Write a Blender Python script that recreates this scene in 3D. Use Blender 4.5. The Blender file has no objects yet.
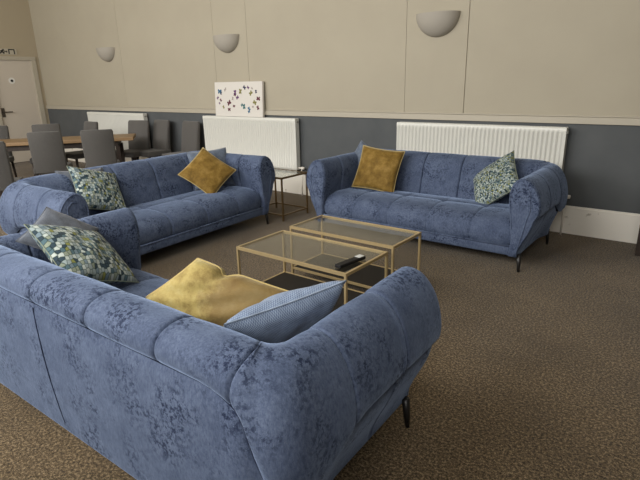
import bpy, bmesh, math, random
from math import sin, cos, pi, radians as R, sqrt, exp
from mathutils import Vector, Matrix

random.seed(7)
S = bpy.context.scene
C = S.collection

# ------------------------------------------------------------------ camera
cd = bpy.data.cameras.new('camera'); cam = bpy.data.objects.new('camera', cd); C.objects.link(cam)
cd.sensor_width = 36; cd.lens = 500.8 / 640 * 36; cd.clip_start = 0.02
_yaw, _pit, _rol = R(37.82), R(17.49), R(-1.26)
_f = Vector((-sin(_yaw) * cos(_pit), cos(_yaw) * cos(_pit), -sin(_pit)))
_r = Vector((cos(_yaw), sin(_yaw), 0)); _u = _r.cross(_f)
_r2 = _r * cos(_rol) + _u * sin(_rol); _u2 = -_r * sin(_rol) + _u * cos(_rol)
cam.matrix_world = Matrix(((_r2.x, _u2.x, -_f.x, 0), (_r2.y, _u2.y, -_f.y, 0), (_r2.z, _u2.z, -_f.z, 1.5), (0, 0, 0, 1)))
S.camera = cam

# ------------------------------------------------------------------ light and exposure
S.view_settings.view_transform = 'Standard'; S.view_settings.look = 'None'
S.view_settings.gamma = 1.0; S.view_settings.use_curve_mapping = False
S.view_settings.exposure = 0.22
W = bpy.data.worlds.new('world'); S.world = W; W.use_nodes = True
W.node_tree.nodes['Background'].inputs[0].default_value = (1.0, 0.97, 0.92, 1)
W.node_tree.nodes['Background'].inputs[1].default_value = 0.3
FRONT_Y, BACK_Y, LEFT_X, RIGHT_X, CEIL = -1.2, 5.324, -11.56, 5.5, 3.9
WINDOWS = [(-9.6, 1.7, 75), (-7.2, 1.7, 95), (-4.6, 1.7, 115), (-2.2, 1.7, 100), (0.3, 1.7, 55)]
for i, (wx, ww, power) in enumerate(WINDOWS):
    ld = bpy.data.lights.new('daylight', 'AREA'); ld.shape = 'RECTANGLE'; ld.size = ww; ld.size_y = 1.6
    ld.energy = power; ld.color = (1.0, 0.98, 0.95)
    lo = bpy.data.objects.new('daylight', ld); C.objects.link(lo)
    lo.location = (wx, FRONT_Y + 0.06, 2.65); lo.rotation_euler = (R(84), 0, 0)

# ------------------------------------------------------------------ helpers
def mat(name, col, rough=0.6, metal=0.0, sheen=0.0, sheen_tint=(1, 1, 1), spec=0.5):
    m = bpy.data.materials.new(name); m.use_nodes = True
    b = m.node_tree.nodes['Principled BSDF']
    b.inputs['Base Color'].default_value = (*col, 1); b.inputs['Roughness'].default_value = rough
    b.inputs['Metallic'].default_value = metal; b.inputs['Specular IOR Level'].default_value = spec
    if sheen:
        b.inputs['Sheen Weight'].default_value = sheen; b.inputs['Sheen Roughness'].default_value = 0.4
        b.inputs['Sheen Tint'].default_value = (*sheen_tint, 1)
    return m

def nodes(m): return m.node_tree.nodes, m.node_tree.links, m.node_tree.nodes['Principled BSDF']

def noise(m, scale, detail=4, coord='Object', vec=None, rough=0.55):
    n, l, b = nodes(m)
    tc = n.new('ShaderNodeTexCoord'); t = n.new('ShaderNodeTexNoise')
    t.inputs['Scale'].default_value = scale; t.inputs['Detail'].default_value = detail; t.inputs['Roughness'].default_value = rough
    if vec:
        mp = n.new('ShaderNodeMapping'); mp.inputs['Scale'].default_value = vec
        l.new(tc.outputs[coord], mp.inputs[0]); l.new(mp.outputs[0], t.inputs['Vector'])
    else: l.new(tc.outputs[coord], t.inputs['Vector'])
    return t.outputs['Fac']

def ramp(m, fac, stops, interp='LINEAR'):
    n, l, b = nodes(m); r = n.new('ShaderNodeValToRGB'); r.color_ramp.interpolation = interp
    e = r.color_ramp.elements
    while len(e) < len(stops): e.new(0.5)
    for k, (p, c) in enumerate(stops): e[k].position = p; e[k].color = (*c, 1)
    l.new(fac, r.inputs[0]); return r.outputs[0]

def bump(m, fac, strength, dist, prev=None):
    n, l, b = nodes(m); k = n.new('ShaderNodeBump'); k.inputs['Strength'].default_value = strength; k.inputs['Distance'].default_value = dist
    l.new(fac, k.inputs['Height'])
    if prev: l.new(prev, k.inputs['Normal'])
    l.new(k.outputs[0], b.inputs['Normal']); return k.outputs[0]

def mix(m, fac, a, c, mode='MIX'):
    n, l, b = nodes(m); x = n.new('ShaderNodeMix'); x.data_type = 'RGBA'; x.blend_type = mode
    for sock, v in ((x.inputs[0], fac), (x.inputs[6], a), (x.inputs[7], c)):
        if isinstance(v, (int, float)): sock.default_value = v
        elif isinstance(v, tuple): sock.default_value = (*v, 1)
        else: l.new(v, sock)
    return x.outputs[2]

def setcol(m, out): m.node_tree.links.new(out, nodes(m)[2].inputs['Base Color'])

def obj(name, bm, m, parent=None, smooth=False, loc=None, rot=None):
    me = bpy.data.meshes.new(name)
    bmesh.ops.recalc_face_normals(bm, faces=bm.faces[:])
    bm.to_mesh(me); bm.free()
    for mm in (m if isinstance(m, (list, tuple)) else [m]): me.materials.append(mm)
    if smooth:
        for p in me.polygons: p.use_smooth = True
    o = bpy.data.objects.new(name, me); C.objects.link(o)
    if parent: o.parent = parent
    if loc: o.location = loc
    if rot: o.rotation_euler = rot
    return o

def autosmooth(o, ang=40):
    for p in o.data.polygons: p.use_smooth = True
    o.data.set_sharp_from_angle(angle=R(ang)); return o

def thing(name, label, cat, loc=(0, 0, 0), rz=0, group=None):
    o = bpy.data.objects.new(name, None); C.objects.link(o); o.empty_display_size = 0.1
    o.location = loc; o.rotation_euler = (0, 0, rz); tag(o, label, cat, group); return o

def tag(o, label, cat, group=None):
    o['label'] = label; o['category'] = cat
    if group: o['group'] = group
    return o

def struct(name, bm, m, parent=None, smooth=False):
    o = obj(name, bm, m, parent, smooth)
    if not parent: o['kind'] = 'structure'
    return o

def dup(root, loc, rz, label, group=None):
    r = root.copy(); C.objects.link(r); r.location = loc; r.rotation_euler = (0, 0, rz); r['label'] = label
    if group: r['group'] = group
    for ch in list(root.children):
        c = ch.copy(); C.objects.link(c); c.parent = r
        for g in list(ch.children):
            d = g.copy(); C.objects.link(d); d.parent = c
    return r

def box(bm, x0, x1, y0, y1, z0, z1, bev=0.0, mi=0):
    vs = [bm.verts.new(p) for p in ((x0, y0, z0), (x1, y0, z0), (x1, y1, z0), (x0, y1, z0), (x0, y0, z1), (x1, y0, z1), (x1, y1, z1), (x0, y1, z1))]
    fs = [bm.faces.new([vs[i] for i in q]) for q in ((0, 3, 2, 1), (4, 5, 6, 7), (0, 1, 5, 4), (1, 2, 6, 5), (2, 3, 7, 6), (3, 0, 4, 7))]
    for f in fs: f.material_index = mi
    if bev:
        es = list({e for f in fs for e in f.edges})
        r = bmesh.ops.bevel(bm, geom=es, offset=bev, segments=3, profile=0.5, affect='EDGES')
        for f in r['faces']: f.material_index = mi
    return vs

def boxes(*bs, bev=0.0):
    bm = bmesh.new()
    for b in bs: box(bm, *b, bev=bev)
    return bm

def tube(bm, pts, r, n=8, cap=True):
    """round tube along a polyline; r a number or one per point"""
    pts = [Vector(p) for p in pts]; rs = r if isinstance(r, (list, tuple)) else [r] * len(pts)
    rings = []; ref = None
    for i, p in enumerate(pts):
        d = (pts[min(i + 1, len(pts) - 1)] - pts[max(i - 1, 0)]).normalized()
        if ref is None: ref = d.orthogonal().normalized()
        ref = (ref - d * ref.dot(d)).normalized(); s = d.cross(ref)
        rings.append([bm.verts.new(p + (ref * cos(2 * pi * k / n) + s * sin(2 * pi * k / n)) * rs[i]) for k in range(n)])
    for a, b in zip(rings, rings[1:]):
        for k in range(n): bm.faces.new((a[k], a[(k + 1) % n], b[(k + 1) % n], b[k]))
    if cap: bm.faces.new(rings[0][::-1]); bm.faces.new(rings[-1])
    return bm

def lathe(bm, prof, n=24, a0=0.0, a1=2 * pi, axis=None):
    full = abs(a1 - a0 - 2 * pi) < 1e-6; m = n if full else n + 1; rings = []
    for r, z in prof:
        rings.append([bm.verts.new((r * cos(a0 + (a1 - a0) * k / n), r * sin(a0 + (a1 - a0) * k / n), z)) for k in range(m)])
    for a, b in zip(rings, rings[1:]):
        for k in range(n): bm.faces.new((a[k], a[(k + 1) % m], b[(k + 1) % m], b[k]))
    return rings

def lerp(a, b, t): return a + (b - a) * t
def smooth01(t): t = max(0, min(1, t)); return t * t * (3 - 2 * t)

# ------------------------------------------------------------------ materials
def velvet(name, dark, mid, light, blotch=5.0):
    m = mat(name, mid, 0.8, sheen=0.9, sheen_tint=(0.52, 0.68, 1.0), spec=0.15)
    a = noise(m, blotch, 6, rough=0.68)
    base = ramp(m, a, [(0.32, mid), (0.68, light)])
    zone = ramp(m, noise(m, 5.5, 4, rough=0.65), [(0.45, (0, 0, 0)), (0.63, (1, 1, 1))])       # crushed, dark-napped patches
    spot = ramp(m, noise(m, 58, 5, rough=0.75), [(0.48, (0, 0, 0)), (0.56, (0.95, 0.95, 0.95))])
    col = mix(m, mix(m, 1.0, zone, spot, 'MULTIPLY'), base, dark)
    sw = ramp(m, mix(m, 1.0, zone, spot, 'MULTIPLY'), [(0.0, (0.42, 0.42, 0.42)), (1.0, (0.15, 0.15, 0.15))]); m.node_tree.links.new(sw, nodes(m)[2].inputs['Sheen Weight'])
    streak = ramp(m, noise(m, 120, 4, vec=(1, 1, 0.4), rough=0.8), [(0.32, (0.62, 0.64, 0.70)), (0.68, (1.3, 1.28, 1.22))])
    setcol(m, mix(m, 1.0, col, streak, 'MULTIPLY'))
    k = bump(m, noise(m, 260, 2), 0.2, 0.004); bump(m, noise(m, 10, 4), 0.35, 0.02, k)
    return m
M_velvet = velvet('blue_velvet', (0.014, 0.022, 0.052), (0.059, 0.079, 0.135), (0.104, 0.134, 0.210))
M_seamline = mat('dark_seam_line', (0.016, 0.021, 0.042), 0.9, spec=0.1)  # dark seam lines; under the roll this colour stands for crease shade
M_blackmetal = mat('black_metal', (0.012, 0.011, 0.011), 0.4, 0.0)
M_under = mat('black_light_block', (0.012, 0.012, 0.014), 0.9)

def gold_velvet(name, a, b, c):
    m = mat(name, b, 0.7, sheen=0.4, sheen_tint=(1, 0.9, 0.6), spec=0.2)
    setcol(m, ramp(m, noise(m, 11, 6, rough=0.7), [(0.3, a), (0.5, b), (0.72, c)]))
    k = bump(m, noise(m, 220, 2), 0.3, 0.004); bump(m, noise(m, 16, 3), 0.35, 0.02, k)
    return m
M_gold = gold_velvet('ochre_velvet', (0.11, 0.062, 0.010), (0.20, 0.118, 0.022), (0.33, 0.21, 0.06))
M_goldlight = gold_velvet('pale_gold_velvet', (0.18, 0.12, 0.035), (0.36, 0.28, 0.095), (0.44, 0.37, 0.165))
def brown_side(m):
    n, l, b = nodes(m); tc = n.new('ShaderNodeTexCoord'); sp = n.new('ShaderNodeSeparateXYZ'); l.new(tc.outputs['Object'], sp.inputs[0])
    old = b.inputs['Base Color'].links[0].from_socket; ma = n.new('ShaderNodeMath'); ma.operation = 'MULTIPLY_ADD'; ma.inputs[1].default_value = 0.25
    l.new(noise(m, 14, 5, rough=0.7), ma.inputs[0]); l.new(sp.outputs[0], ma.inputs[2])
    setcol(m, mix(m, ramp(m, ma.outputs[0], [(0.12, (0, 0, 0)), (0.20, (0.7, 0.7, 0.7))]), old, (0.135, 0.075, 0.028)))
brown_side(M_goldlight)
M_goldedge = mat('pale_gold_edge', (0.42, 0.32, 0.12), 0.8, sheen=0.4)

def woven(name, c1, c2, scale):
    m = mat(name, c1, 0.85, sheen=0.2, spec=0.2); n, l, b = nodes(m)
    tc = n.new('ShaderNodeTexCoord'); ck = n.new('ShaderNodeTexChecker'); ck.inputs['Scale'].default_value = scale
    ck.inputs[1].default_value = (*c1, 1); ck.inputs[2].default_value = (*c2, 1); l.new(tc.outputs['UV'], ck.inputs[0])
    x = ramp(m, noise(m, 30, 4), [(0.3, (0.75, 0.75, 0.75)), (0.7, (1.1, 1.1, 1.1))])
    setcol(m, mix(m, 1.0, ck.outputs[0], x, 'MULTIPLY')); bump(m, ck.outputs[1], 0.3, 0.002); return m
M_woven = woven('blue_woven', (0.12, 0.165, 0.27), (0.28, 0.345, 0.45), 110)
M_bluegrey = woven('blue_grey_cloth', (0.115, 0.145, 0.20), (0.15, 0.18, 0.235), 140)
M_grey = woven('grey_cloth', (0.095, 0.108, 0.135), (0.13, 0.143, 0.168), 140)

def mosaic(name, sx, sy, lift=1.0):
    m = mat(name, (0.3, 0.35, 0.35), 0.85, sheen=0.1, spec=0.2); n, l, b = nodes(m)
    tc = n.new('ShaderNodeTexCoord'); mp = n.new('ShaderNodeMapping'); mp.inputs['Scale'].default_value = (sx, sy, 1)
    l.new(tc.outputs['UV'], mp.inputs[0])
    v = n.new('ShaderNodeTexVoronoi'); v.inputs['Scale'].default_value = 1; v.inputs['Randomness'].default_value = 0.55; v.distance = 'EUCLIDEAN'; v.voronoi_dimensions = '2D'
    l.new(mp.outputs[0], v.inputs['Vector'])
    sep = n.new('ShaderNodeSeparateColor'); l.new(v.outputs['Color'], sep.inputs[0])
    L = lift
    pal = [(0.0, (0.025, 0.045, 0.06)), (0.16, (0.26 * L, 0.31 * L, 0.31 * L)), (0.36, (0.07, 0.12, 0.14)), (0.46, (0.40 * L, 0.44 * L, 0.41 * L)),
           (0.68, (0.20, 0.21, 0.06)), (0.76, (0.14, 0.19, 0.22)), (0.85, (0.22 * L, 0.25 * L, 0.19 * L))]
    col = ramp(m, sep.outputs[0], pal, 'CONSTANT')
    ve = n.new('ShaderNodeTexVoronoi'); ve.feature = 'DISTANCE_TO_EDGE'; ve.voronoi_dimensions = '2D'; ve.inputs['Scale'].default_value = 1; ve.inputs['Randomness'].default_value = 0.55
    l.new(mp.outputs[0], ve.inputs['Vector'])
    gap = ramp(m, ve.outputs['Distance'], [(0.05, (0.35, 0.4, 0.38)), (0.13, (1, 1, 1))])
    setcol(m, mix(m, 1.0, col, gap, 'MULTIPLY')); bump(m, noise(m, 300, 2), 0.2, 0.002); return m
M_mosaic = mosaic('mosaic_cloth', 24, 17)
M_mosaicpale = mosaic('pale_mosaic_cloth', 36, 34, 1.05)

M_cream = mat('cream_paint', (0.40, 0.34, 0.24), 0.7, spec=0.3)
bump(M_cream, noise(M_cream, 40, 3), 0.06, 0.004)
def wallpaint():
    m = mat('cream_over_slate_paint', (0.44, 0.4, 0.32), 0.7, spec=0.3); n, l, b = nodes(m)
    tc = n.new('ShaderNodeTexCoord'); s = n.new('ShaderNodeSeparateXYZ'); l.new(tc.outputs['Object'], s.inputs[0])
    g = n.new('ShaderNodeMath'); g.operation = 'GREATER_THAN'; g.inputs[1].default_value = 1.1; l.new(s.outputs[2], g.inputs[0])
    slate = ramp(m, noise(m, 3, 5), [(0.3, (0.078, 0.084, 0.088)), (0.7, (0.096, 0.102, 0.105))])
    cr = ramp(m, noise(m, 1.5, 5), [(0.3, (0.385, 0.345, 0.265)), (0.7, (0.41, 0.37, 0.285))])
    setcol(m, mix(m, g.outputs[0], slate, cr)); bump(m, noise(m, 45, 3), 0.06, 0.004); return m
M_wall = wallpaint()
M_trim = mat('cream_gloss', (0.43, 0.39, 0.31), 0.4)
M_skirt = mat('white_gloss', (0.84, 0.80, 0.72), 0.4)
setcol(M_skirt, ramp(M_skirt, noise(M_skirt, 8, 6), [(0.28, (0.42, 0.38, 0.31)), (0.36, (0.84, 0.80, 0.72))]))
M_ceil = mat('ceiling_white', (0.7, 0.68, 0.62), 0.8)
M_rad = mat('radiator_enamel', (0.66, 0.655, 0.60), 0.35)
M_radgrey = mat('grille_grey', (0.30, 0.29, 0.26), 0.5)
M_plaster = mat('plaster', (0.36, 0.33, 0.28), 0.75)
M_door = mat('door_paint', (0.56, 0.50, 0.42), 0.45)
def carpet():
    m = mat('brown_carpet', (0.1, 0.075, 0.045), 0.95, sheen=0.15, spec=0.1)
    a = ramp(m, noise(m, 80, 5, rough=0.9), [(0.40, (0.022, 0.015, 0.007)), (0.51, (0.112, 0.077, 0.041)), (0.61, (0.36, 0.268, 0.156))])
    c = ramp(m, noise(m, 1.6, 5), [(0.3, (0.72, 0.72, 0.72)), (0.7, (1.12, 1.12, 1.12))])
    d = ramp(m, noise(m, 430, 2), [(0.3, (0.6, 0.6, 0.6)), (0.7, (1.3, 1.3, 1.3))])
    setcol(m, mix(m, 1, mix(m, 1, a, c, 'MULTIPLY'), d, 'MULTIPLY')); bump(m, noise(m, 260, 3), 0.6, 0.008); return m
M_carpet = carpet()
M_brass = mat('brushed_gold', (0.50, 0.38, 0.20), 0.38, 0.5)
M_bronze = mat('bronze', (0.22, 0.14, 0.06), 0.4, 0.7)
M_shelf = mat('black_glass_shelf', (0.018, 0.015, 0.013), 0.6, spec=0.2)
def glass(name, tint):
    m = bpy.data.materials.new(name); m.use_nodes = True; n = m.node_tree.nodes; l = m.node_tree.links; n.clear()
    o = n.new('ShaderNodeOutputMaterial'); t = n.new('ShaderNodeBsdfTransparent'); g = n.new('ShaderNodeBsdfGlossy'); x = n.new('ShaderNodeMixShader'); fr = n.new('ShaderNodeLayerWeight'); pw = n.new('ShaderNodeMath'); ad = n.new('ShaderNodeMath')
    t.inputs[0].default_value = (*tint, 1); g.inputs['Roughness'].default_value = 0.04; fr.inputs[0].default_value = 0.5; pw.operation = 'POWER'; pw.inputs[1].default_value = 4.5; ad.operation = 'MULTIPLY_ADD'; ad.inputs[1].default_value = 0.9; ad.inputs[2].default_value = 0.045
    l.new(fr.outputs['Facing'], pw.inputs[0]); l.new(pw.outputs[0], ad.inputs[0]); l.new(ad.outputs[0], x.inputs[0]); l.new(t.outputs[0], x.inputs[1]); l.new(g.outputs[0], x.inputs[2]); l.new(x.outputs[0], o.inputs[0]); return m
M_glass = glass('smoked_glass', (0.90, 0.90, 0.86))
M_pane = glass('window_glass', (0.95, 0.97, 0.97))
M_blackplastic = mat('black_plastic', (0.008, 0.008, 0.009), 0.5, spec=0.25)
M_pad = mat('pale_pad', (0.55, 0.56, 0.55), 0.4)
M_chair = mat('grey_chair_cloth', (0.075, 0.071, 0.066), 0.9, sheen=0.15)
setcol(M_chair, ramp(M_chair, noise(M_chair, 120, 3), [(0.3, (0.066, 0.062, 0.058)), (0.7, (0.092, 0.087, 0.08))]))
M_chairwarm = mat('taupe_chair_cloth', (0.092, 0.086, 0.08), 0.9, sheen=0.15)
def wood(name, a, b, sc=(2, 30, 30)):
    m = mat(name, a, 0.45); setcol(m, ramp(m, noise(m, 3, 6, vec=sc), [(0.3, a), (0.7, b)])); return m
M_oak = wood('oak', (0.20, 0.12, 0.055), (0.30, 0.19, 0.09), (1.2, 14, 14))
M_darkwood = wood('dark_wood', (0.022, 0.014, 0.010), (0.04, 0.026, 0.018))
M_canvas = mat('white_canvas', (0.66, 0.63, 0.58), 0.8)
M_signwhite = mat('sign_face', (0.46, 0.42, 0.33), 0.5)
M_signblack = mat('sign_black', (0.02, 0.02, 0.02), 0.5)
M_disc = mat('disc_white', (0.70, 0.69, 0.65), 0.5)
M_steel = mat('dark_steel', (0.10, 0.085, 0.07), 0.4, 0.6)

# ------------------------------------------------------------------ the setting
bm = boxes((LEFT_X - .2, RIGHT_X + .2, FRONT_Y - .2, BACK_Y + .2, -0.1, 0)); struct('floor', bm, M_carpet)
bm = boxes((LEFT_X - .2, RIGHT_X + .2, FRONT_Y - .2, BACK_Y + .2, CEIL, CEIL + .1)); struct('ceiling', bm, M_ceil)
bm = bmesh.new()
box(bm, LEFT_X - .15, RIGHT_X + .15, BACK_Y + .012, BACK_Y + .2, 0, CEIL)
box(bm, LEFT_X, RIGHT_X, BACK_Y, BACK_Y + .012, 0, 1.12)
seams = [(LEFT_X, 0), (-8.48, .004), (-6.03, .004), (-5.34, .004), (-2.86, .004), (-2.15, .009), (RIGHT_X, 0)]
for (a, ga), (b, gb) in zip(seams, seams[1:]): box(bm, a + ga / 2, b - gb / 2, BACK_Y, BACK_Y + .012, 1.12, CEIL, )
struct('wall_back', bm, M_wall)
struct('wall_left', boxes((LEFT_X - .15, LEFT_X, FRONT_Y, 4.36, 0, CEIL), (LEFT_X - .15, LEFT_X, 5.17, BACK_Y + .012, 0, CEIL), (LEFT_X - .15, LEFT_X, 4.36, 5.17, 2.08, CEIL), (LEFT_X - .15, LEFT_X - .1, 4.36, 5.17, 0, 2.08)), M_cream)
struct('wall_right', boxes((RIGHT_X, RIGHT_X + .15, FRONT_Y, BACK_Y + .012, 0, CEIL)), M_cream)
fw = bmesh.new(); xs = [LEFT_X]
for wx, ww, _ in WINDOWS: xs += [wx - ww / 2, wx + ww / 2]
xs.append(RIGHT_X)
for i in range(0, len(xs), 2): box(fw, xs[i], xs[i + 1], FRONT_Y - .2, FRONT_Y, 0, CEIL)
for wx, ww, _ in WINDOWS:
    box(fw, wx - ww / 2, wx + ww / 2, FRONT_Y - .2, FRONT_Y, 0, 1.8); box(fw, wx - ww / 2, wx + ww / 2, FRONT_Y - .2, FRONT_Y, 3.5, CEIL)
struct('wall_front', fw, M_cream)
for i, (wx, ww, _) in enumerate(WINDOWS):
    a, b = wx - ww / 2, wx + ww / 2
    w = struct('window_%d' % (i + 1), boxes((a, a + .06, FRONT_Y - .14, FRONT_Y - .06, 1.8, 3.5), (b - .06, b, FRONT_Y - .14, FRONT_Y - .06, 1.8, 3.5), (a + .06, b - .06, FRONT_Y - .14, FRONT_Y - .06, 1.8, 1.86),
        (a + .06, b - .06, FRONT_Y - .14, FRONT_Y - .06, 3.44, 3.5), (wx - .03, wx + .03, FRONT_Y - .14, FRONT_Y - .06, 1.86, 3.44)), M_skirt)
    obj('pane', boxes((a + .06, b - .06, FRONT_Y - .105, FRONT_Y - .099, 1.86, 3.44)), M_pane, w)
# dado rail and skirting
bm = bmesh.new(); box(bm, LEFT_X, RIGHT_X, BACK_Y - .022, BACK_Y, 1.073, 1.136, .004); box(bm, LEFT_X, RIGHT_X, BACK_Y - .014, BACK_Y, 1.139, 1.150, .003)
struct('trim_1', bm, M_trim)
bm = bmesh.new(); box(bm, LEFT_X, RIGHT_X, BACK_Y - .022, BACK_Y, 0, .268, .003); box(bm, LEFT_X, RIGHT_X, BACK_Y - .012, BACK_Y, .268, .282, .003)
struct('baseboard_back', bm, M_skirt)
struct('baseboard_left', boxes((LEFT_X, LEFT_X + .02, FRONT_Y, 4.29, 0, .28)), M_skirt)
# door in the far wall
d = struct('door_1', boxes((LEFT_X - .06, LEFT_X - .02, 4.38, 5.15, .01, 2.06)), M_door)
struct('trim_2', boxes((LEFT_X - .1, LEFT_X + .025, 5.15, 5.25, 0, 2.06), (LEFT_X - .1, LEFT_X + .025, 4.28, 4.38, 0, 2.06), (LEFT_X - .1, LEFT_X + .025, 4.28, 5.25, 2.06, 2.13), bev=.004), M_trim)
bm = bmesh.new(); tube(bm, [(LEFT_X + .035, 4.44, 1.05), (LEFT_X + .04, 4.60, 1.05)], .011, 8); box(bm, LEFT_X - .02, LEFT_X - .008, 4.41, 4.47, .95, 1.13, .003); tube(bm, [(LEFT_X - .01, 4.44, 1.05), (LEFT_X + .035, 4.44, 1.05)], .010)
obj('door_handle', bm, M_steel, d)
bm = bmesh.new(); t_ = Matrix.Translation((LEFT_X - .018, 4.72, 1.66)) @ Matrix.Rotation(R(90), 4, 'Y')
bmesh.ops.create_cone(bm, cap_ends=True, segments=28, radius1=.062, radius2=.062, depth=.006, matrix=t_)
o = obj('fire_door_disc', bm, M_disc, d)
bm = bmesh.new(); t_ = Matrix.Translation((LEFT_X - .0135, 4.72, 1.66)) @ Matrix.Rotation(R(90), 4, 'Y')
bmesh.ops.create_cone(bm, cap_ends=True, segments=20, radius1=.026, radius2=.026, depth=.004, matrix=t_)
obj('disc_mark', bm, M_signblack, o)
# exit sign above the door: a running figure, an arrow and a doorway
sg = thing('exit_sign', 'small cream exit sign with black running figure and arrow above the door', 'sign', (LEFT_X, 4.66, 2.22))
obj('sign_plate', boxes((0, .012, -.25, .25, -.055, .055), bev=.002), M_signwhite, sg)
def bars(name, segs):
    bm = bmesh.new()
    for (y0, z0, y1, z1, w) in segs:
        d_ = Vector((0, y1 - y0, z1 - z0)); n_ = Vector((0, -d_.z, d_.y)).normalized() * w / 2; X = .0125
        vs = [bm.verts.new(Vector((x, y, z)) + s_ * n_) for x in (X, X + .002) for (y, z, s_) in ((y0, z0, 1), (y0, z0, -1), (y1, z1, -1), (y1, z1, 1))]
        for q in ((0, 1, 2, 3), (7, 6, 5, 4), (0, 4, 5, 1), (1, 5, 6, 2), (2, 6, 7, 3), (3, 7, 4, 0)): bm.faces.new([vs[i] for i in q])
    return obj(name, bm, M_signblack, sg)
bars('doorway', [(.10, -.045, .10, .045, .022), (.20, -.045, .20, .045, .022), (.092, .040, .208, .040, .02)])
bars('arrow', [(.025, 0, .065, 0, .014), (.068, 0, .050, .018, .012), (.068, 0, .050, -.018, .012)])
bars('running_figure', [(-0.015, 0.026, -0.040, -0.008, 0.030), (-0.040, -0.008, 0.010, -0.018, 0.023), (0.007, -0.012, -0.005, -0.046, 0.021), (-0.037, -0.006, -0.085, -0.040, 0.023), (-0.015, 0.020, 0.030, 0.004, 0.018), (-0.015, 0.022, -0.065, 0.008, 0.018), (-0.003, 0.030, -0.003, 0.050, 0.028)])
# ------------------------------------------------------------------ sofas
HW, HD = 1.145, 0.495           # half width, half depth
ARM = [(.035, .455), (.008, .475), (0, .52), (.003, .57), (.018, .63), (.045, .69), (.085, .735), (.125, .757), (.16, .762), (.195, .748), (.222, .715), (.24, .66), (.243, .60), (.237, .54), (.228, .48), (.215, .42), (.21, .36)]
BACK = [(.045, .655), (.018, .672), (.005, .695), (.005, .72), (.016, .748), (.042, .770), (.078, .782), (.115, .784), (.155, .776), (.195, .755), (.228, .722), (.255, .68), (.272, .635), (.29, .58), (.305, .52), (.32, .45), (.335, .36)]
CR = 0.10
SEAM = .925                  # where the arm's roll, wrapped round the corner, meets the back's
def upath():
    """stations round the U from the arm front at +x to the one at -x: (outer point, inner point, blend 0 arm..1 back, run length)"""
    st = []; IN = .3
    seams = [.20, -.15]
    ys = set()
    for s in seams: ys |= {s, s + .003, s - .003, s + .006, s - .006, s + .012, s - .012, s + .02, s - .02, s + .05, s - .05}
    y = HD
    while y > -HD + CR: ys.add(round(y, 4)); y -= .045
    ys = sorted(v for v in ys if v > -HD + CR + .002) + []
    for y in sorted(ys, reverse=True):
        iy = max(y, -HD + IN + .04) if y < -HD + IN + .04 else y
        t = (y - (-HD + CR)) / .5
        st.append((Vector((HW, y)), Vector((HW - IN, iy)), 0.06 * smooth01(1 - t * 2.2), 'arm', y))
    for k in range(0, 17):
        a = pi / 2 * k / 16
        o = Vector((HW - CR + CR * cos(a), -HD + CR - CR * sin(a)))
        i = Vector((HW - IN - .04 * (1 - cos(a)), -HD + IN + .04 * (1 - sin(a))))
        st.append((o, i, lerp(.06, .45, (k / 16) ** 1.5), 'corner', k / 16))
    xs_ = set()
    for s in (.6, .2, SEAM): xs_ |= {s, s + .003, s - .003, s + .006, s - .006, s + .012, s - .012, s + .02, s - .02, s + .05}
    x = HW - CR - .03
    while x > 0: xs_.add(round(x, 4)); x -= .045
    for x in sorted(xs_, reverse=True):
        ix = min(x, HW - IN - .04)
        st.append((Vector((x, -HD)), Vector((ix, -HD + IN)), lerp(.45, 1, sin(pi / 2 * min(1, (HW - CR - x) / .28)) ** .8), 'back', x))
    return st
HALF = upath()
MIT = [k for k, s in enumerate(HALF) if s[3] == 'back' and abs(s[4] - SEAM) < 1e-6][0]

def prof(bl, drop=0.0, n=34):
    P = [Vector((lerp(a[0], b[0], bl), lerp(a[1], b[1], bl) - drop * max(0, 1 - k / 6))) for k, (a, b) in enumerate(zip(ARM, BACK))]
    out = []
    for k in range(n):                                  # Catmull-Rom resample
        u = k / (n - 1) * (len(P) - 1); i = min(int(u), len(P) - 2); t = u - i
        p0, p1, p2, p3 = P[max(i - 1, 0)], P[i], P[i + 1], P[min(i + 2, len(P) - 1)]
        out.append(0.5 * ((2 * p1) + (p2 - p0) * t + (2 * p0 - 5 * p1 + 4 * p2 - p3) * t * t + (3 * p1 - p0 - 3 * p2 + p3) * t ** 3))
    return out

def drop_at(k):
    o, i, bl, kind, c = HALF[k]
    if kind == 'arm': return .13 * smooth01(1 - (c + HD - CR) / .34)
    if kind == 'corner': return .13
    return .13 * smooth01(1 - (HW - CR - c) / .10)

def groove(a, deep=.013, w=.005, puff=.003): return -deep * exp(-(a / w) ** 1.2) - puff * exp(-a / .09)

def station(k, mirror=False):
    o, i, bl, kind, c = HALF[k]; P = prof(bl, drop_at(k)); n = len(P); pts = []
    if kind == 'arm': a = min(abs(c - s) for s in (.20, -.15))
    elif kind == 'back': a = min(abs(c - s) for s in (.6, .2, -.2, SEAM))
    else: a = .3
    for j, p in enumerate(P):
        tng = (P[min(j + 1, n - 1)] - P[max(j - 1, 0)]).normalized(); nr = Vector((-tng.y, tng.x))   # points out of the roll
        fade = smooth01(j / 3) * 1.0
        dsp = groove(a) * fade * (1.7 if j > n * .5 else 1)
        if bl > .6 and j > n * .5:                                                 # cross tuft along the inner back
            h = abs(p.y - .575); dsp += groove(h, .008, .009, .005) * smooth01((bl - .6) / .3)
        q = p + nr * dsp
        d = (i - o) / .3; xy = o + d * q.x
        if kind == 'back': xy.x += .055 * sin(pi * max(0, min(1, q.x / .27))) * exp(-((c - SEAM) / (.07 if c > SEAM else .12)) ** 2)
        pts.append(Vector((-xy.x if mirror else xy.x, xy.y, q.y)))
    return pts

def skin(bm, rows, close_last=False):
    vr = [[bm.verts.new(p) for p in r] for r in rows]
    for a, b in zip(vr, vr[1:]):
        for k in range(len(a) - 1): bm.faces.new((a[k], a[k + 1], b[k + 1], b[k]))
    return vr

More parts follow.
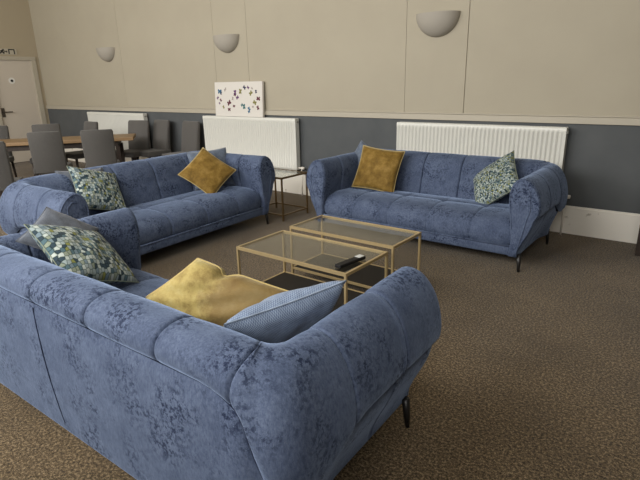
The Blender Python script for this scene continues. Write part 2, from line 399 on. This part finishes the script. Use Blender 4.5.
def lower(k, mirror=False, back=True):
    """outer panel below the roll: from the roll's seam down to the base"""
    o, i, bl, kind, c = HALF[k]; pts = []; top = prof(bl, drop_at(k))[0]
    for t in (0, .03, .1, .25, .45, .65, .85, .96, .985, .992, 1.0):
        z = lerp(top.y + .012, lerp(.125, .100, smooth01((bl - .45) / .3)), t)
        va = .036 + .111 * smooth01((.46 - z) / .34) ** 1.1 * (1 - .35 * drop_at(k) / .13); vb = .030 - .012 * sin(pi * t) - .020 * t
        v = lerp(va, vb, smooth01((bl - .35) / .5))
        if t < .05: v += .016 * (1 - t / .05)
        if t == 1.0: v += .02
        xy = o + (i - o) / .3 * v
        pts.append(Vector((-xy.x if mirror else xy.x, xy.y, z)))
    return pts

def full_front():
    """outline of an arm's front in (v, z)"""
    out = [(.036 + .111 * smooth01((.46 - z) / .34) ** 1.1, z) for z in (.125, .16, .20, .25, .30, .35, .40)] + [(.034, .44)] + [(p.x, p.y) for p in prof(0.06)[2:]] + [(.205, .30), (.205, .22), (.215, .125)]
    return [Vector(p) for p in out]

def inset(P, d):
    n = len(P); out = []
    cen = sum(P, Vector((0, 0))) / n
    for j in range(n):
        t = (P[(j + 1) % n] - P[j - 1]).normalized(); nr = Vector((t.y, -t.x))
        out.append(P[j] + nr * d)
    return out

def make_sofa():
    root = thing('sofa', '', 'sofa')
    nH = len(HALF)
    # backrest, mitre to mitre
    bm = bmesh.new(); rows = [station(k) for k in range(MIT, nH)] + [station(k, True) for k in range(nH - 1, MIT - 1, -1)]
    skin(bm, rows); obj('backrest', bm, M_velvet, root, True)
    bm = bmesh.new(); rows = [lower(k) for k in range(MIT, nH)]
    for k in range(nH - 1, MIT - 1, -1):
        rows.append(lower(k, True))
    skin(bm, rows); obj('back_panel', bm, M_velvet, root, True)
    def shade_line(rows): return [Vector((r[1].x, r[1].y, r[0].z - .004)) for r in rows]
    bm = bmesh.new(); tube(bm, shade_line(rows), .0065, 6); obj('seam_shade_line', bm, M_seamline, root, True)  # dark tube painting the shade in the crease under the roll
    bm = bmesh.new(); tube(bm, [(lerp(-.24, -.11, t), -HD + .030 - .012 * sin(pi * t) - .020 * t - .0005, lerp(.66, .14, t)) for t in (.04, .2, .4, .6, .8, 1)], .0028, 6); obj('panel_seam', bm, M_seamline, root, True)
    for mir in (False, True):
        bm = bmesh.new(); skin(bm, [station(k, mir) for k in range(0, MIT + 1)]); arm = obj('armrest', bm, M_velvet, root, True)
        bm = bmesh.new(); rws = [lower(k, mir) for k in range(0, MIT + 1)]; skin(bm, rws); obj('side_panel', bm, M_velvet, root, True)
        bm = bmesh.new(); tube(bm, shade_line(rws[2:]), .0065, 6); obj('seam_shade_line', bm, M_seamline, root, True)  # the same crease shade as a dark tube below the arm's roll
        sx = -1 if mir else 1
        def P3(p, y): return (sx * (HW - p.x), y, p.y)
        F = full_front(); bm = bmesh.new()
        n = len(F); cen = Vector((.135, .5))
        def sh(P, d, y):
            r = []
            for p in P:
                v = p - Vector((max(.07, min(.175, p.x)), p.y)); c_ = Vector((lerp(.10, .15, smooth01((.6 - p.y) / .5)), max(.17, min(.66, p.y))))
                w = (c_ - p); r.append(bm.verts.new(P3(p + w.normalized() * min(d, w.length * .9), y)))
            return r
        rings = [sh(F, 0.002, HD - .03), sh(F, 0, HD - .002), sh(F, .006, HD + .009), sh(F, .022, HD + .016), sh(F, .06, HD + .017)]
        for a, b in zip(rings, rings[1:]):
            for k in range(n): bm.faces.new((a[k], a[(k + 1) % n], b[(k + 1) % n], b[k]))
        lst = rings[-1]; cv = [bm.verts.new(P3(Vector((lerp(.10, .15, smooth01((.6 - p.y) / .5)), max(.17, min(.66, p.y)))), HD + .017)) for p in F]
        for k in range(n):
            try: bm.faces.new((lst[k], lst[(k + 1) % n], cv[(k + 1) % n], cv[k]))
            except ValueError: pass
        bmesh.ops.remove_doubles(bm, verts=bm.verts[:], dist=.0004)
        fr = obj('arm_front', bm, M_velvet, root, True)
        def run(d, stop):
            out = []
            for p in F[:-3]:
                if p.y < .2 and d > .03 and p.x > .2: continue
                c_ = Vector((lerp(.10, .15, smooth01((.6 - p.y) / .5)), max(.17, min(.66, p.y)))); w_ = c_ - p
                dd = min(d, .030) if p.y < .2 else d
                out.append(p + w_.normalized() * min(dd, w_.length * .8))
            return out[:stop]
        bm = bmesh.new(); tube(bm, [P3(p, HD + .013) for p in run(.014, None)], .0055, 6); obj('piping', bm, M_velvet, fr, True)
        bm = bmesh.new(); tube(bm, [P3(p, HD + .017) for p in run(.075, 27)], .0055, 6); obj('piping', bm, M_velvet, fr, True)
    # seat
    bm = bmesh.new(); SX = HW - .205; xs_ = sorted({round(-SX + 2 * SX * k / 56, 4) for k in range(57)} | {s + e for s in (-.6, -.2, .2, .6) for e in (0, .006, -.006, .02, -.02)})
    pf = [(-.20, .385), (-.12, .405), (-.04, .42), (.02, .428), (.06, .431), (.085, .432), (.094, .432), (.10, .432), (.106, .432), (.115, .432), (.14, .433), (.19, .434), (.25, .432), (.31, .427), (.37, .416), (.41, .402), (.445, .382), (.472, .355), (.488, .325), (.494, .29), (.492, .255), (.485, .225), (.47, .205)]
    rows = []
    for x in xs_:
        row = []
        for j, (y, z) in enumerate(pf):
            a = min(abs(x - s) for s in (-.6, -.2, .2, .6)); p = Vector((y, z))
            t = (Vector(pf[min(j + 1, len(pf) - 1)]) - Vector(pf[max(j - 1, 0)])).normalized(); nr = Vector((-t.y, t.x))
            g = groove(a, .007, .008, .006) * smooth01((j - 1) / 3)
            g += groove(abs(y - .10), .006, .010, .008) if z > .40 else 0
            g += -.012 * exp(-((a / .035) ** 2 + ((y - .10) / .035) ** 2)) if z > .4 else 0
            edge = smooth01((SX - abs(x)) / .07); g += -.02 * (1 - edge)
            q = p + nr * g; row.append(Vector((x, q.x, q.y)))
        rows.append(row)
    skin(bm, rows); obj('seat', bm, M_velvet, root, True)
    bm = bmesh.new(); box(bm, -SX - .0, SX + .0, HD - .06, HD - .008, .125, .208, .016); rail = obj('front_rail', bm, M_velvet, root, True)
    bm = bmesh.new(); tube(bm, [(-SX, HD - .010, .207), (SX, HD - .010, .207)], .008, 6); obj('piping', bm, M_velvet, rail, True)
    obj('base', boxes((-HW + .17, HW - .17, -HD + .06, HD - .07, .13, .30)), M_under, root)  # unseen board added under the seat to block light
    for sx in (-1, 1):
        for sy in (-1, 1):
            x, y = sx * (HW - .135), (HD - .03 if sy > 0 else -HD + .1)
            bm = bmesh.new(); tube(bm, [(x, y, .15), (x + sx * .006, y + sy * .006, .06), (x + sx * .010, y + sy * .010, 0)], [.019, .015, .010], 12)
            obj('leg', bm, M_blackmetal, root, True)
    return root
sofa = make_sofa()
sofa.location = (-1.88, 1.24, 0); sofa.rotation_euler = (0, 0, R(1.6))
sofa['label'] = 'blue velvet sofa seen from behind with its plain back panel to us'; sofa['group'] = 'blue velvet sofas'
dup(sofa, (-4.185, 2.79, 0), R(-87), 'blue velvet sofa with its back to the dining table').scale = (1.075, 1, 1)
dup(sofa, (-2.075, 4.44, 0), R(180), 'blue velvet sofa against the slate wall under a radiator')

# ------------------------------------------------------------------ cushions
def pillow(name, corners, T, m, label, group, edge=None, dent=None, pinch=.07, full=.85, seed=1):
    """a stuffed square between four corner points (top left, top right, bottom right, bottom left as its face is seen)"""
    A, B, Cc, D = [Vector(p) for p in corners]; cen = (A + B + Cc + D) / 4
    nrm = ((B - A) + (Cc - D)).cross((D - A) + (Cc - B)).normalized() * -1
    N = 26; rnd = random.Random(seed); ph = [rnd.uniform(0, 6.28) for _ in range(6)]
    q = bpy.data.objects.new(name, None); C.objects.link(q); q.location = cen
    bm = bmesh.new(); uv = bm.loops.layers.uv.new('uv')
    grid = {}
    def pos(i, j, side):
        u, v = i / N, j / N; a, b = 2 * u - 1, 2 * v - 1
        a2 = a * (1 - pinch * (1 - b * b)); b2 = b * (1 - pinch * (1 - a * a)); uu, vv = (a2 + 1) / 2, (b2 + 1) / 2
        p = A * (1 - uu) * (1 - vv) + B * uu * (1 - vv) + Cc * uu * vv + D * (1 - uu) * vv
        h = (max(0, 1 - a ** 2) ** .5) * (max(0, 1 - b ** 2) ** .5); h = h ** full
        h *= 1 + .07 * sin(5 * a + ph[0] + side) * sin(4 * b + ph[1]) + .05 * sin(9 * a + 7 * b + ph[2])
        p = p + nrm * side * T * h - cen
        if dent:
            du, dw, depth = dent
            p += (Cc + D - A - B).normalized() * depth * exp(-((uu - du) / dw) ** 2) * (1 - vv) ** 1.5
        return p
    for side in (1, -1):
        for i in range(N + 1):
            for j in range(N + 1):
                if i in (0, N) or j in (0, N): key = (i, j, 0)
                else: key = (i, j, side)
                if key not in grid: grid[key] = bm.verts.new(pos(i, j, side))
        for i in range(N):
            for j in range(N):
                ks = [(i, j), (i + 1, j), (i + 1, j + 1), (i, j + 1)]
                vs = [grid[(x, y, 0 if x in (0, N) or y in (0, N) else side)] for x, y in ks]
                f = bm.faces.new(vs if side == 1 else vs[::-1])
                kk = ks if side == 1 else ks[::-1]
                for lp, (x, y) in zip(f.loops, kk): lp[uv].uv = (x / N, 1 - y / N)
    ring = [pos(i, 0, 0) for i in range(N + 1)] + [pos(N, j, 0) for j in range(1, N + 1)] + [pos(i, N, 0) for i in range(N - 1, -1, -1)] + [pos(0, j, 0) for j in range(N - 1, 0, -1)]
    cov = obj('cover', bm, m, q, True)
    bm = bmesh.new(); tube(bm, ring + [ring[0]], .003 if edge is None else .004, 6, cap=False); obj('piping', bm, edge or m, q, True)
    tag(q, label, 'cushion', group); return q

def square(loc, deg, s=.45):
    a, b, g = [R(x) for x in deg]
    M = Matrix.Rotation(a, 3, 'Z') @ Matrix.Rotation(b, 3, 'X') @ Matrix.Rotation(g, 3, 'Y'); h = s / 2
    return [Vector(loc) + M @ Vector(v) for v in ((-h, 0, h), (h, 0, h), (h, 0, -h), (-h, 0, -h))]

G = 'scatter cushions on the sofas'
pillow('cushion', square((-2.675, 4.45, .628), (13.6, -27, 6.8), .46), .075, M_gold, 'ochre velvet cushion leaning on the sofa under the radiator', G, M_goldedge, seed=1)
pillow('cushion', square((-2.94, 4.61, .605), (14, -14, 33), .42), .06, M_bluegrey, 'plain blue grey cushion tucked behind the ochre cushion under the radiator', G, seed=2)
pillow('cushion', square((-1.50, 4.56, .60), (-34, -36, -48), .47), .085, M_mosaicpale, 'pale mosaic patterned cushion leaning in the arm corner under the radiator', G, seed=3)
pillow('cushion', square((-4.30, 2.30, .615), (104.5, -40, 22), .46), .075, M_mosaic, 'mosaic patterned cushion on the sofa that backs onto the dining table', G, seed=4)
pillow('cushion', square((-4.42, 2.24, .60), (85, -24, 4), .42), .06, M_grey, 'plain grey cushion behind the mosaic cushion near the dining table', G, seed=5)
pillow('cushion', square((-4.140, 3.43, .62), (58, -38, 45), .43), .065, M_gold, 'ochre velvet cushion standing on its corner on the sofa near the dining table', G, M_goldedge, seed=6)
pillow('cushion', square((-4.310, 3.62, .615), (62, -26, -3), .44), .06, M_bluegrey, 'plain blue grey cushion behind the ochre cushion standing on its corner', G, seed=7)
pillow('cushion', square((-2.605, 1.255, .63), (129, -52, 33.9), .46), .08, M_mosaic, 'mosaic patterned cushion on the sofa seen from behind', G, seed=8)
pillow('cushion', [(-2.74, .985, .755), (-2.89, 1.23, .865), (-2.80, 1.46, .70), (-2.60, 1.26, .56)], .05, M_grey, 'plain grey cushion behind the mosaic cushion on the nearest sofa', G, seed=9)
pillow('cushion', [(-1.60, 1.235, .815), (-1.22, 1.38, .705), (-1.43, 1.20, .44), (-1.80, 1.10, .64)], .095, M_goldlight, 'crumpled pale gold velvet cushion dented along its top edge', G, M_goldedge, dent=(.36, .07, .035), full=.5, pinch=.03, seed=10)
pillow('cushion', square((-1.165, 1.225, .63), (72.8, 41, -7.7), .46), .085, M_woven, 'blue woven cushion leaning inside the arm of the nearest sofa', G, seed=11)

# ------------------------------------------------------------------ tables
def glass_table(x0, x1, y0, y1, h, r, shelf, label, frame_mat, rz=0, group=None, name='coffee_table'):
    cx, cy = (x0 + x1) / 2, (y0 + y1) / 2; t = thing(name, label, 'table', (cx, cy, 0), rz, group)
    a, b = (x1 - x0) / 2, (y1 - y0) / 2
    bm = boxes((-a, a, -b, -b + r, h - r * 1.3, h), (-a, a, b - r, b, h - r * 1.3, h), (-a, -a + r, -b + r, b - r, h - r * 1.3, h), (a - r, a, -b + r, b - r, h - r * 1.3, h)); obj('top_frame', bm, frame_mat, t)
    obj('glass_top', boxes((-a + r, a - r, -b + r, b - r, h - .009, h - .002)), M_glass, t)
    for sx in (-1, 1):
        for sy in (-1, 1):
            xa, xb = sorted((sx * a, sx * (a - r))); ya, yb = sorted((sy * b, sy * (b - r)))
            obj('leg', boxes((xa, xb, ya, yb, 0, h - r * 1.3)), frame_mat, t)
    z = shelf
    bm = boxes((-a + r, a - r, -b, -b + r, z - r, z), (-a + r, a - r, b - r, b, z - r, z), (-a, -a + r, -b + r, b - r, z - r, z), (a - r, a, -b + r, b - r, z - r, z)); obj('lower_rail', bm, frame_mat, t)
    return t, a, b, r
t, a, b, r = glass_table(-2.44, -1.532, 2.21, 2.69, .445, .015, .115, 'gold framed glass coffee table with a black remote lying on it', M_brass, 0)
obj('shelf', boxes((-a + r, a - r, -b + r, b - r, .10, .112)), M_shelf, t)
t, a, b, r = glass_table(-2.46, -1.55, 2.79, 3.20, .448, .015, .115, 'gold framed glass coffee table with an empty top nearer the radiators', M_brass, 0)
obj('shelf', boxes((-a + r, a - r, -b + r, b - r, .10, .112)), M_shelf, t)
glass_table(-4.21, -3.69, 4.085, 4.54, .50, .016, .075, 'small bronze framed glass side table between two sofa ends', M_bronze, 0, name='side_table')
# remote
rc = thing('remote_control', 'black remote with a pale pad at one end lying on the glass', 'remote control', (-1.612, 2.375, .445), R(-7))
obj('body', boxes((-.024, .024, -.118, .118, 0, .022), bev=.006), M_blackplastic, rc)
obj('pad', boxes((-.020, .020, .06, .108, .0222, .025), bev=.001), M_pad, rc)

# ------------------------------------------------------------------ radiators
def radiator(x0, x1, label, valve=False):
    z0, z1 = .35, 1.045; yb = BACK_Y - .035; yf = BACK_Y - .115
    t = thing('radiator', label, 'radiator', ((x0 + x1) / 2, BACK_Y - .07, z0), 0, 'white panel radiators')
    h = (x1 - x0) / 2; oy = BACK_Y - .07; bm = bmesh.new(); n = int((x1 - x0 - .06) / .0435); prof_ = []
    st = (x1 - x0 - .06) / n
    for k in range(n):
        c = -h + .03 + st * k
        prof_ += [(c, .016), (c + st * .30, .016), (c + st * .42, 0), (c + st * .88, 0)]
    prof_ = [(-h, .004), (-h + .02, 0)] + prof_ + [(h - .03, .010), (h - .02, 0), (h, .004)]
    zs = [(0, .012), (.012, 0), (.035, 0), (.05, 1), (z1 - z0 - .06, 1), (z1 - z0 - .045, 0), (z1 - z0 - .012, 0), (z1 - z0 - .002, .006)]
    rows = []
    for z, k in zs:
        rows.append([Vector((x, yf - oy + (d_ * 1 if k == 1 else 0) + (k if k not in (0, 1) else 0), z)) for x, d_ in prof_])
    skin(bm, rows); obj('front_panel', bm, M_rad, t, True)
    obj('back_panel', boxes((-h + .01, h - .01, yb - oy - .012, yb - oy, .02, z1 - z0 - .02)), M_rad, t)
    for sx in (-1, 1): 
        xa, xb = sorted((sx * h, sx * (h - .004)))
        obj('side_cover', boxes((xa, xb, yf - oy + .006, yb - oy, .01, z1 - z0 - .004)), M_rad, t)
    bm = bmesh.new(); y0_, y1_ = yf - oy + .006, yb - oy
    box(bm, -h + .004, h - .004, y0_, y0_ + .012, z1 - z0 - .006, z1 - z0 - .001); box(bm, -h + .004, h - .004, y1_ - .012, y1_, z1 - z0 - .006, z1 - z0 - .001)
    k = -h + .01
    while k < h - .02: box(bm, k, k + .012, y0_ + .012, y1_ - .012, z1 - z0 - .006, z1 - z0 - .002); k += .03
    obj('top_grille', bm, M_rad, t)
    bm = bmesh.new()
    for s in (-.6, .6): obj('bracket', boxes((s * h - .02, s * h + .02, yb - oy, .068, .08, z1 - z0 - .08)), M_radgrey, t)
    box(bm, h + .0, h + .012, yf - oy + .02, yb - oy - .02, z1 - z0 - .06, z1 - z0 - .035)
    obj('vent_cap', bm, M_radgrey, t)
    bm = bmesh.new(); tube(bm, [(h, -.005, .035), (h + .05, -.005, .035), (h + .06, -.005, .035), (h + .10, -.005, .035)], [.012, .012, .02, .018], 10); tube(bm, [(h + .055, -.005, .03), (h + .055, -.005, -z0)], .008, 8)
    obj('valve', bm, M_skirt, t, True)
    return t
radiator(-6.29, -4.42, 'white ribbed radiator with a butterfly canvas standing on top')
radiator(-2.89, -1.085, 'white ribbed radiator behind the sofa with ochre and pale mosaic cushions')
radiator(-9.72, -7.86, 'white ribbed radiator partly hidden by the dining table and chairs')

# canvas on the radiator, coloured butterflies in two rings
cv = bmesh.new(); CW, CH = .98, .485
box(cv, -CW / 2, CW / 2, 0, .038, 0, CH, .003)
px = [(245, 122, 7, 1), (268, 115, 3, 5), (236, 148, 4, 2), (249, 157, 4, 3), (243, 170, 3, 2), (259, 187, 4, 4), (271, 109, 3, 5), (284, 167, 7, 3), (284, 198, 5, 3), (305, 183, 4, 3), (310, 125, 6, 2), (301, 150, 4, 5), (320, 145, 5, 2),
      (334, 121, 6, 4), (351, 104, 5, 6), (365, 106, 4, 2), (381, 108, 3, 5), (375, 127, 6, 4), (397, 122, 4, 6), (405, 149, 6, 3), (391, 165, 6, 4), (402, 188, 5, 3), (383, 183, 3, 5), (368, 192, 5, 1), (367, 205, 4, 1), (346, 184, 6, 7), (338, 176, 4, 7), (251, 127, 4, 6), (310, 134, 4, 3)]
rnd = random.Random(3)
for (u, v, s, mi) in px:
    x = -CW / 2 + (u - 223) / (421 - 223) * CW; z = CH - (v - 81) / (226 - 81) * CH; s = s * .0047 * 1.3; ang = rnd.uniform(0, 6.28)
    for sgn in (1, -1):
        for (k, L_) in ((.9, 1.0), (2.1, .75)):
            a_ = ang + sgn * k; c_ = Vector((x + cos(a_) * s * .55, 0, z + sin(a_) * s * .55)); ring = []
            for q in range(9):
                th = 2 * pi * q / 9; e = Vector((cos(th) * s * .62 * L_, 0, sin(th) * s * .42 * L_)); e = Matrix.Rotation(-a_, 3, 'Y') @ e
                ring.append(cv.verts.new(c_ + e + Vector((0, -.0012, 0))))
            f = cv.faces.new(ring); f.material_index = mi
cols = [('teal', (.03, .12, .22)), ('purple', (.11, .035, .13)), ('maroon', (.10, .012, .03)), ('olive', (.20, .19, .05)), ('stone', (.32, .28, .25)), ('navy', (.02, .02, .07)), ('green_teal', (.03, .14, .15))]
o = obj('canvas_print', cv, [M_canvas] + [mat('print_' + n_, c_, .7) for n_, c_ in cols])
o.location = (-5.525, BACK_Y - .085, 1.046); o.rotation_euler = (R(-3), 0, R(0))
tag(o, 'white canvas print of small coloured butterflies standing on a radiator', 'picture')

# ------------------------------------------------------------------ wall lights
def wall_light(x, z, label):
    t = thing('wall_light', label, 'wall light', (x, BACK_Y, z), 0, 'half bowl wall lights')
    bm = bmesh.new(); rx, ry, rz = .245, .17, .235; nu, nv = 28, 12; rows = []
    for j in range(nv + 1):
        p = pi / 2 * j / nv
        rows.append([Vector((rx * cos(p) * cos(pi * k / nu), -ry * cos(p) * sin(pi * k / nu), -rz * sin(p))) for k in range(nu + 1)])
    vr = skin(bm, rows)
    inner = [Vector((x_ * .95, y_ * .94, -.0)) for x_, y_, z_ in rows[0]]; low = [Vector((x_ * .90, y_ * .88, -.05)) for x_, y_, z_ in rows[0]]
    vi = [bm.verts.new(p) for p in inner]; vl = [bm.verts.new(p) for p in low]
    for a_, b_ in ((vr[0], vi), (vi, vl)):
        for k in range(nu): bm.faces.new((a_[k], b_[k], b_[k + 1], a_[k + 1]))
    bm.faces.new(vl)
    autosmooth(obj('bowl', bm, M_plaster, t), 50)
    return t
wall_light(-8.88, 2.165, 'plaster half bowl wall light nearest the door')
wall_light(-5.73, 2.165, 'plaster half bowl wall light above the butterfly canvas')
wall_light(-2.49, 2.165, 'plaster half bowl wall light above the sofa under the radiator')

# ------------------------------------------------------------------ dining furniture
def make_chair(m):
    """faces +y in its own frame; back's outer face at y = 0"""
    t = thing('dining_chair', '', 'chair')
    bm = bmesh.new(); w0, w1 = .198, .205; rows = []
    prof_ = [(.42, .0, .10), (.60, -.01, .085), (.80, -.03, .07), (.93, -.045, .055), (.955, -.045, .045)]
    rings = []
    for z, y, th in prof_:
        w = lerp(w0, w1, (z - .42) / .53) - (.015 if z > .95 else 0); c = .015; yb, yf = y, y + th
        rings.append([bm.verts.new(p) for p in ((-w + c, yb, z), (w - c, yb, z), (w, yb + c, z), (w, yf - c, z), (w - c, yf, z), (-w + c, yf, z), (-w, yf - c, z), (-w, yb + c, z))])
    for a_, b_ in zip(rings, rings[1:]):
        for k in range(8): bm.faces.new((a_[k], a_[(k + 1) % 8], b_[(k + 1) % 8], b_[k]))
    bm.faces.new(rings[0]); bm.faces.new(rings[-1]); autosmooth(obj('backrest', bm, m, t), 50)
    obj('seat', boxes((-.215, .215, .0, .45, .40, .485), bev=.02), m, t)
    for sx in (-1, 1):
        for (y0, y1) in ((.04, .0), (.40, .41)):
            bm = bmesh.new(); tube(bm, [(sx * .18, y0, .42), (sx * .19, y1, 0)], [.022, .016], 8); obj('leg', bm, M_darkwood, t, True)
    return t
ch = make_chair(M_chair); ch.location = (-6.965, 3.11, 0); ch.rotation_euler = (0, 0, R(56)); GC = 'dining chairs'
ch['group'] = GC; ch['label'] = 'grey dining chair with its back to the sofa, second from the left edge'
dup(ch, (-6.56, 3.61, 0), R(56), 'grey dining chair with its back to the sofa, rising just behind the mosaic cushion')
dup(ch, (-6.27, 2.15, 0), R(56), 'grey dining chair cut off by the left edge of the photo, nearest us')
dup(ch, (-8.42, 3.80, 0), R(-126), 'grey dining chair on the door side, mostly hidden by another chair')
dup(ch, (-8.93, 3.23, 0), R(-126), 'brown grey dining chair on the door side cut off by the photo edge')
dup(ch, (-8.22, 4.43, 0), R(178), 'grey dining chair across the table, showing against the far radiator')
cw = make_chair(M_chairwarm); cw.location = (-7.64, 4.95, 0); cw.rotation_euler = (0, 0, R(198)); cw['group'] = GC
cw['label'] = 'taupe dining chair at the end of the oak table'
dup(cw, (-7.31, 5.17, 0), R(178), 'taupe dining chair by the slate wall, beside the table end chair')
dup(cw, (-6.54, 5.16, 0), R(178), 'taupe dining chair by the slate wall next to the butterfly radiator')
# table: near edge runs from (-6.92, 4.36) towards (-8.1, 2.76)
t = thing('dining_table', 'oak topped dining table set round with grey chairs', 'table', (-7.774, 3.758, 0), R(53.1))
obj('tabletop', boxes((-1.08, 1.0, -.33, .33, .72, .768), bev=.006), M_oak, t)
obj('apron', boxes((-.95, .77, -.26, .26, .64, .72)), M_darkwood, t)
for x in (-.95, .76):
    for y in (-.23, .23): obj('leg', boxes((x - .03, x + .03, y - .03, y + .03, 0, .64)), M_darkwood, t)

# dark cabinet whose corner shows at the edge of the photo
t = thing('cabinet', 'dark wooden cabinet corner standing by the white skirting at the photo edge', 'cabinet', (.1, 5.1, 0))
obj('body', boxes((-.455, .455, -.18, .19, .0, .78), bev=.004), M_darkwood, t)
obj('top', boxes((-.455, .48, -.2, .195, .78, .81), bev=.004), M_darkwood, t)
for s in (-1, 1):
    xa, xb = sorted((s * .008, s * .40)); dr = obj('door', boxes((xa, xb, -.197, -.18, .06, .74), bev=.003), M_darkwood, t)
    bm = bmesh.new(); tube(bm, [(s * .05, -.197, .45), (s * .05, -.22, .45)], [.008, .012], 10); obj('knob', bm, M_brass, dr, True)
